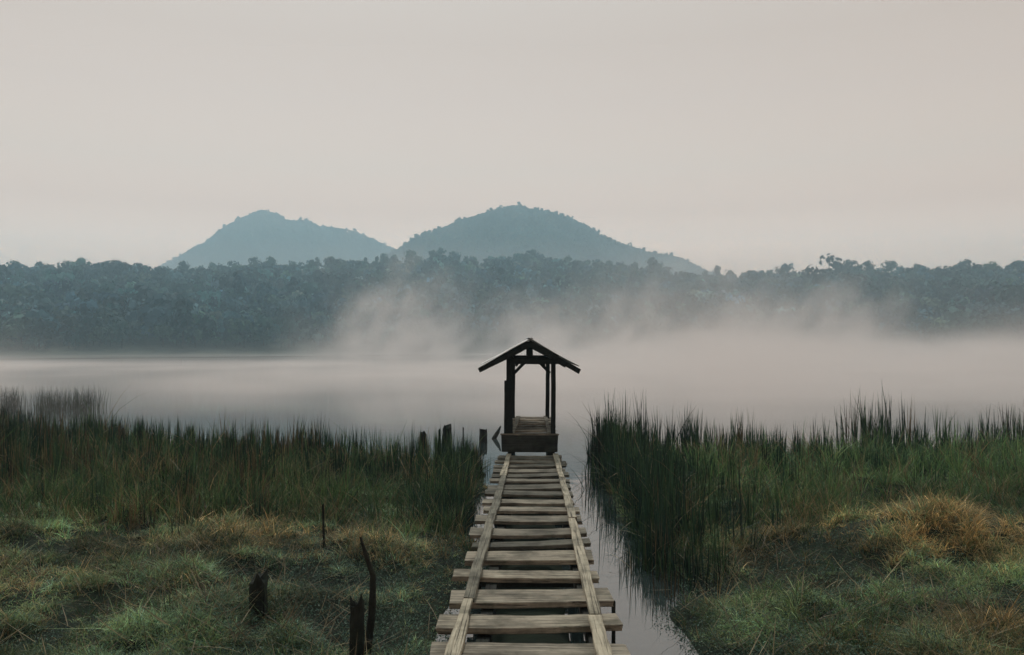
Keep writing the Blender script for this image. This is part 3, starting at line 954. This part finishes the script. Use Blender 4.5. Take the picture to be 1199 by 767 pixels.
G = 'old timber posts left of the shelter'
post_px('mooring_post', 566, 504, 23.6, 11, 1, 'thick notched post standing alone in open water beside the leaning one', group=G, broken=.12)
post_px('mooring_post', 523.5, 500, 21.0, 10, 2, 'tall notched post rising above the reed tips with a thin stake at its side', group=G, broken=.2)
post_px('stake', 515, 503, 21.2, 3.2, 3, 'thin stake standing right against the tall notched post', 'stake', sides=6)
post_px('stake', 542.5, 500, 23.0, 2.0, 4, 'very thin stick standing alone between the tall post and the thick post', 'stake', sides=6)
post_px('mooring_post', 496, 506, 19.6, 7.5, 5, 'narrow dark post half hidden among reeds, furthest from the shelter', group=G)
post_px('mooring_post', 550, 532, 20.2, 11, 6, 'low rotten post among the last reeds beside open water', group=G)
d = 24.5
stump('leaning_post', [(at(577.5, d), d, -.25), (at(578.5, d), d, .0), (at(583, d), d, zt(506, d)), (at(586, d), d, zt(499, d))], [.075, .075, .062, .022], 7, 'dark broken post leaning to one side over its own reflection', 'post', sides=7)
post_px('mooring_post', 512, 571, 14.6, 11, 8, 'black post with a pale top in reeds close to the boardwalk', group='dark posts hidden in the left reeds', zbot=-.3)
post_px('mooring_post', 437, 563, 14.0, 12, 9, 'dark pale topped post deep in the reed bed away from the boardwalk', group='dark posts hidden in the left reeds', zbot=.0)
post_px('dead_stick', 381, 590, ground_d(381, 640), 3, 10, 'thin dead upright stick at the edge of the golden grass', 'stick', lean=-.02, zbot=.1, sides=6)
d = 7.0
stump('dead_branch', [(at(431, d), d, .1), (at(437, d), d, zt(715, d)), (at(438, d), d, zt(672, d)), (at(430, d), d, zt(650, d)), (at(423, d), d, zt(628, d))], [.034, .032, .028, .020, .009], 11, 'crooked grey dead branch leaning beside the dark rotten stump', 'branch', sides=8, mat=M_under)
post_px('tree_stump', 419, 704, ground_d(419, 780), 19, 12, 'dark rotten stump behind the crooked dead branch', 'stump', zbot=.0, broken=.28, sides=11)
post_px('tree_stump', 304, 672, ground_d(304, 716), 24, 13, 'short black stump standing alone in the turf', 'stump', zbot=.05, broken=.35)
d = 17.6
stump('dead_stick', [(at(703, d), d, -.2), (at(701, d), d, zt(520, d)), (at(698, d), d, zt(488, d))], [.020, .017, .010], 14, 'slanting dark stick at the tip of the right reeds', 'stick', sides=6)
post_px('stake', 717, 702, 7.2, 5, 15, 'short thin stake in the water against the right ends of the planks', 'stake', zbot=-.4, sides=6)

# dark strip added for the dark line on the water off the left shore
t = np.linspace(0, 1, 60)
bx_ = np.interp(t, [0, .5, 1], [-150, -80, -20]); by_ = np.interp(t, [0, .5, 1], [150, 225, 318]) + (vnoise(t * 9, t * 0, 3) - .5) * 8
wdt = 1.0 + 2.2 * vnoise(t * 14, t * 0, 7)
V = []
for a, b, c in zip(bx_, by_, wdt):
    V += [(a - c * .6, b + c, -.10), (a, b, .05 + .04 * c), (a + c * .6, b - c, -.10)]
Q = []
for i in range(59):
    for j in range(2):
        Q.append((i * 3 + j, i * 3 + j + 1, i * 3 + j + 4, i * 3 + j + 3))
o = link('dark_streak', np_mesh('dark_streak', np.array(V), np.array(Q), smooth=True), M_soil)
tag(o, 'thin dark strip just above the water near the far shore', 'dark_streak', kind='structure')

# ------------------------------------------------------------------ haze and mist
HTOP = 318.


def box(name, lo, hi):
    v = [(x, y, z) for z in (lo[2], hi[2]) for y in (lo[1], hi[1]) for x in (lo[0], hi[0])]
    f = [(0, 2, 3, 1), (4, 5, 7, 6), (0, 1, 5, 4), (2, 6, 7, 3), (0, 4, 6, 2), (1, 3, 7, 5)]
    me = bpy.data.meshes.new(name); me.from_pydata(v, [], f); me.update()
    return link(name, me)


def vol_mat(name, color, density, aniso, attr=''):
    m, nt, out = new_mat(name)
    v = N(nt, 'ShaderNodeVolumePrincipled')
    v.inputs['Color'].default_value = (*color, 1)
    v.inputs['Density'].default_value = density
    v.inputs['Anisotropy'].default_value = aniso
    v.inputs['Density Attribute'].default_value = attr
    nt.links.new(v.outputs[0], out.inputs['Volume'])
    return m


hz = box('haze', (-3000, -100, -5), (3000, 2440, HTOP))
hz.data.materials.append(vol_mat('haze_air', (.56, .84, 1.0), .00070, .40))
tag(hz, 'thin blue morning haze over the lake and hills', 'haze', kind='stuff')

M_mist = vol_mat('lake_mist', (.985, .935, .920), 1.0, .30, 'density')


def volume_object(name, lo, hi, res, build, label):
    ng = bpy.data.node_groups.new(name, 'GeometryNodeTree')
    ng.interface.new_socket(name='Geometry', in_out='INPUT', socket_type='NodeSocketGeometry')
    ng.interface.new_socket(name='Geometry', in_out='OUTPUT', socket_type='NodeSocketGeometry')
    gout = ng.nodes.new('NodeGroupOutput')
    vc = ng.nodes.new('GeometryNodeVolumeCube')
    vc.inputs['Min'].default_value = lo; vc.inputs['Max'].default_value = hi
    for k, a in enumerate('XYZ'): vc.inputs['Resolution ' + a].default_value = res[k]
    ng.links.new(build(ng).s, vc.inputs['Density'])
    sm = ng.nodes.new('GeometryNodeSetMaterial'); sm.inputs['Material'].default_value = M_mist
    ng.links.new(vc.outputs[0], sm.inputs[0])
    ng.links.new(sm.outputs[0], gout.inputs[0])
    me = bpy.data.meshes.new(name)
    o = link(name, me, M_mist)
    md = o.modifiers.new('mist', 'NODES'); md.node_group = ng
    tag(o, label, 'mist', kind='stuff')
    return o


class E:
    """tiny expression helper over geometry-node math"""
    def __init__(s, ng, sock): s.ng, s.s = ng, sock
    def _op(s, op, *b):
        n = s.ng.nodes.new('ShaderNodeMath'); n.operation = op
        for i, v in enumerate((s,) + b):
            if isinstance(v, E): s.ng.links.new(v.s, n.inputs[i])
            else: n.inputs[i].default_value = v
        return E(s.ng, n.outputs[0])
    def __add__(s, b): return s._op('ADD', b)
    def __sub__(s, b): return s._op('SUBTRACT', b)
    def __mul__(s, b): return s._op('MULTIPLY', b)
    def __truediv__(s, b): return s._op('DIVIDE', b)
    def exp(s): return s._op('EXPONENT')
    def mx(s, b): return s._op('MAXIMUM', b)
    def mn(s, b): return s._op('MINIMUM', b)
    def ss(s, a, b):
        n = s.ng.nodes.new('ShaderNodeMapRange'); n.interpolation_type = 'SMOOTHSTEP'
        s.ng.links.new(s.s, n.inputs['Value'])
        n.inputs['From Min'].default_value = a; n.inputs['From Max'].default_value = b
        return E(s.ng, n.outputs[0])


def gpos(ng):
    p = ng.nodes.new('GeometryNodeInputPosition'); x = ng.nodes.new('ShaderNodeSeparateXYZ')
    ng.links.new(p.outputs[0], x.inputs[0])
    return [E(ng, x.outputs[i]) for i in range(3)]


def gnoise(ng, x, y, z, detail=3.0, rough=.55, dist=0.0):
    c = ng.nodes.new('ShaderNodeCombineXYZ')
    for i, v in enumerate((x, y, z)): ng.links.new(v.s, c.inputs[i])
    n = ng.nodes.new('ShaderNodeTexNoise'); n.inputs['Scale'].default_value = 1
    n.inputs['Detail'].default_value = detail; n.inputs['Roughness'].default_value = rough; n.inputs['Distortion'].default_value = dist
    ng.links.new(c.outputs[0], n.inputs['Vector'])
    return E(ng, n.outputs[0])


def low_layer(ng):
    x, y, z = gpos(ng)
    right = (x / y.mx(1)).ss(-.10, .22)                              # the bank is deeper to the right
    far = y.ss(60, 220)
    hscale = (right * .55 + .40) + far * right * .5 + y.ss(120, 50) * .22
    thin = (right * -1.0 + 1.0) * y.ss(115, 175)
    n1 = gnoise(ng, x * .022, y * .022, z * .10, 4.0, .6, .5)
    n2 = gnoise(ng, x * .075, y * .05, z * .25, 3.0, .6)
    nn = (n1.ss(.36, .64) * 1.1 + .12) * (n2.ss(.36, .66) * 1.5 + .15)
    edge = y.ss(20, 31)
    endf = y.ss(395, 330) if False else E(ng, y.s).ss(410, 350)
    n3 = gnoise(ng, x * .030, y * .016, z * .02, 3.0, .55, .4)
    hscale = hscale * (thin * -.62 + 1.0)
    hscale = hscale * (n3.ss(.34, .66) * 1.5 + .35)
    d = (z * -1.0 / hscale).exp() * nn * edge * .075
    return d * (right * .45 + .75) * (thin * -.90 + 1.0) * (y.ss(110, 50) * .75 + 1.0)


def wisp_layer(ng):
    x, y, z = gpos(ng)
    # plumes lean and widen as they rise
    wx_ = x - z * .35
    n0 = gnoise(ng, wx_ * .013, y * .012, z * .010, 2.0, .5)
    n1 = gnoise(ng, wx_ * .040, y * .030, z * .032, 5.0, .62, .8)
    n2 = gnoise(ng, wx_ * .11, y * .08, z * .09, 4.0, .6)
    core = (n1 * .60 + n2 * .40 - z * .0040).ss(.45, .57)
    def gs(u, c, w): return (((u - c) / w) * ((u - c) / w) * -1.0).exp()
    big = n0.ss(.40, .62) * .45 + gs(wx_, -36.0, 17.0) * .9 + gs(wx_, 46.0, 15.0) * 1.0 + gs(wx_, 88.0, 13.0) * 1.0 + gs(wx_, 4.0, 12.0) * .35
    tx_ = x / y
    reg = tx_.ss(-.30, -.12) * (E(ng, tx_.s).ss(.52, .36))
    ed = y.ss(175, 205) * E(ng, y.s).ss(325, 290)
    fall = (z * -1.0 / 17.0).exp() * E(ng, z.s).ss(41, 26)
    return core * (big * .9 + .06) * reg * ed * fall * .075


volume_object('mist', (-330, 20, .02), (330, 420, 9.0), (220, 134, 24), low_layer, 'low bank of pinkish mist lying on the lake surface')
volume_object('mist', (-110, 172, .5), (190, 328, 42.0), (215, 112, 40), wisp_layer, 'rising wisps of mist drifting in front of the far forest')

def valley(ng):
    x, y, z = gpos(ng)
    n1 = gnoise(ng, x * .004, y * .004, z * .01, 3.0, .55)
    return (z * -1.0 / 60.0).exp() * (n1.ss(.30, .65) + .35) * y.ss(830, 900) * y.ss(1290, 1150) * .0046


volume_object('mist', (-800, 820, 2), (800, 1300, 190), (100, 40, 40), valley, 'pale haze lying in the valley at the foot of the mountains')

# ------------------------------------------------------------------ light
SUN_EL, SUN_AZ = 53., -16.      # azimuth from +Y (view direction), negative = to the left
W = bpy.data.worlds.new('World'); SC.world = W
W.use_nodes = True
nt = W.node_tree
for n_ in list(nt.nodes): nt.nodes.remove(n_)
out = nt.nodes.new('ShaderNodeOutputWorld')
sky = nt.nodes.new('ShaderNodeTexSky'); sky.sky_type = 'NISHITA'; sky.sun_disc = False
sky.sun_elevation = R(SUN_EL); sky.sun_rotation = R(SUN_AZ); sky.dust_density = 1.0; sky.air_density = 1.0
b1 = N(nt, 'ShaderNodeBackground', Strength=.02)
nt.links.new(sky.outputs[0], b1.inputs[0])
tc = N(nt, 'ShaderNodeTexCoord'); sx = N(nt, 'ShaderNodeSeparateXYZ')
nt.links.new(tc.outputs['Generated'], sx.inputs[0])
cr = ramp(nt, sx.outputs[2], [(0, (2.15, 1.25, .80)), (.116, (2.0, 1.18, .77)), (.155, (1.33, .75, .46)), (.203, (1.04, .66, .43)), (.276, (.82, .535, .36)), (.336, (.70, .465, .31)), (.6, (.58, .56, .48)), (1, (.50, .56, .53))])
b2 = N(nt, 'ShaderNodeBackground')
nt.links.new(cr.outputs[0], b2.inputs[0])
mr = N(nt, 'ShaderNodeMapRange')                       # the morning sky is brighter ahead than behind
mr.inputs['From Min'].default_value = -.8; mr.inputs['From Max'].default_value = .6
mr.inputs['To Min'].default_value = .50; mr.inputs['To Max'].default_value = 1.0
nt.links.new(sx.outputs[1], mr.inputs['Value']); nt.links.new(mr.outputs[0], b2.inputs['Strength'])
ad = nt.nodes.new('ShaderNodeAddShader')
nt.links.new(b1.outputs[0], ad.inputs[0]); nt.links.new(b2.outputs[0], ad.inputs[1])
nt.links.new(ad.outputs[0], out.inputs[0])

sl = bpy.data.lights.new('sun', 'SUN'); sl.energy = 1.9; sl.angle = R(9); sl.color = (1, .93, .85)
so = bpy.data.objects.new('sun', sl); COL.objects.link(so)
sd_ = Vector((math.sin(R(SUN_AZ)) * math.cos(R(SUN_EL)), math.cos(R(SUN_AZ)) * math.cos(R(SUN_EL)), math.sin(R(SUN_EL))))
so.rotation_euler = sd_.to_track_quat('Z', 'Y').to_euler()
so.location = (-100, 100, 300)

# ------------------------------------------------------------------ camera
cam = bpy.data.cameras.new('camera'); cam.sensor_width = 36; cam.lens = 36 * F / 1199; cam.clip_end = 12000; cam.clip_start = .05
co = bpy.data.objects.new('camera', cam); COL.objects.link(co)
co.location = (0, 0, CAMZ)
co.rotation_euler = (R(90) + math.atan((HZ - 383.5) / F), 0, 0)
SC.camera = co

SC.view_settings.view_transform = 'Standard'; SC.view_settings.look = 'None'
SC.view_settings.exposure = 0; SC.view_settings.gamma = 1
SC.render.engine = 'CYCLES'
cy = SC.cycles
cy.use_denoising = True
cy.denoising_input_passes = 'RGB_ALBEDO_NORMAL'
cy.denoising_prefilter = 'ACCURATE'
cy.use_adaptive_sampling = False
try: cy.denoiser = 'OPENIMAGEDENOISE'
except Exception: pass
cy.max_bounces = 6; cy.diffuse_bounces = 3; cy.glossy_bounces = 3; cy.transmission_bounces = 2; cy.volume_bounces = 1; cy.transparent_max_bounces = 4
cy.volume_step_rate = 3.0
cy.volume_max_steps = 256
cy.sample_clamp_indirect = 4
cy.caustics_reflective = False; cy.caustics_refractive = False
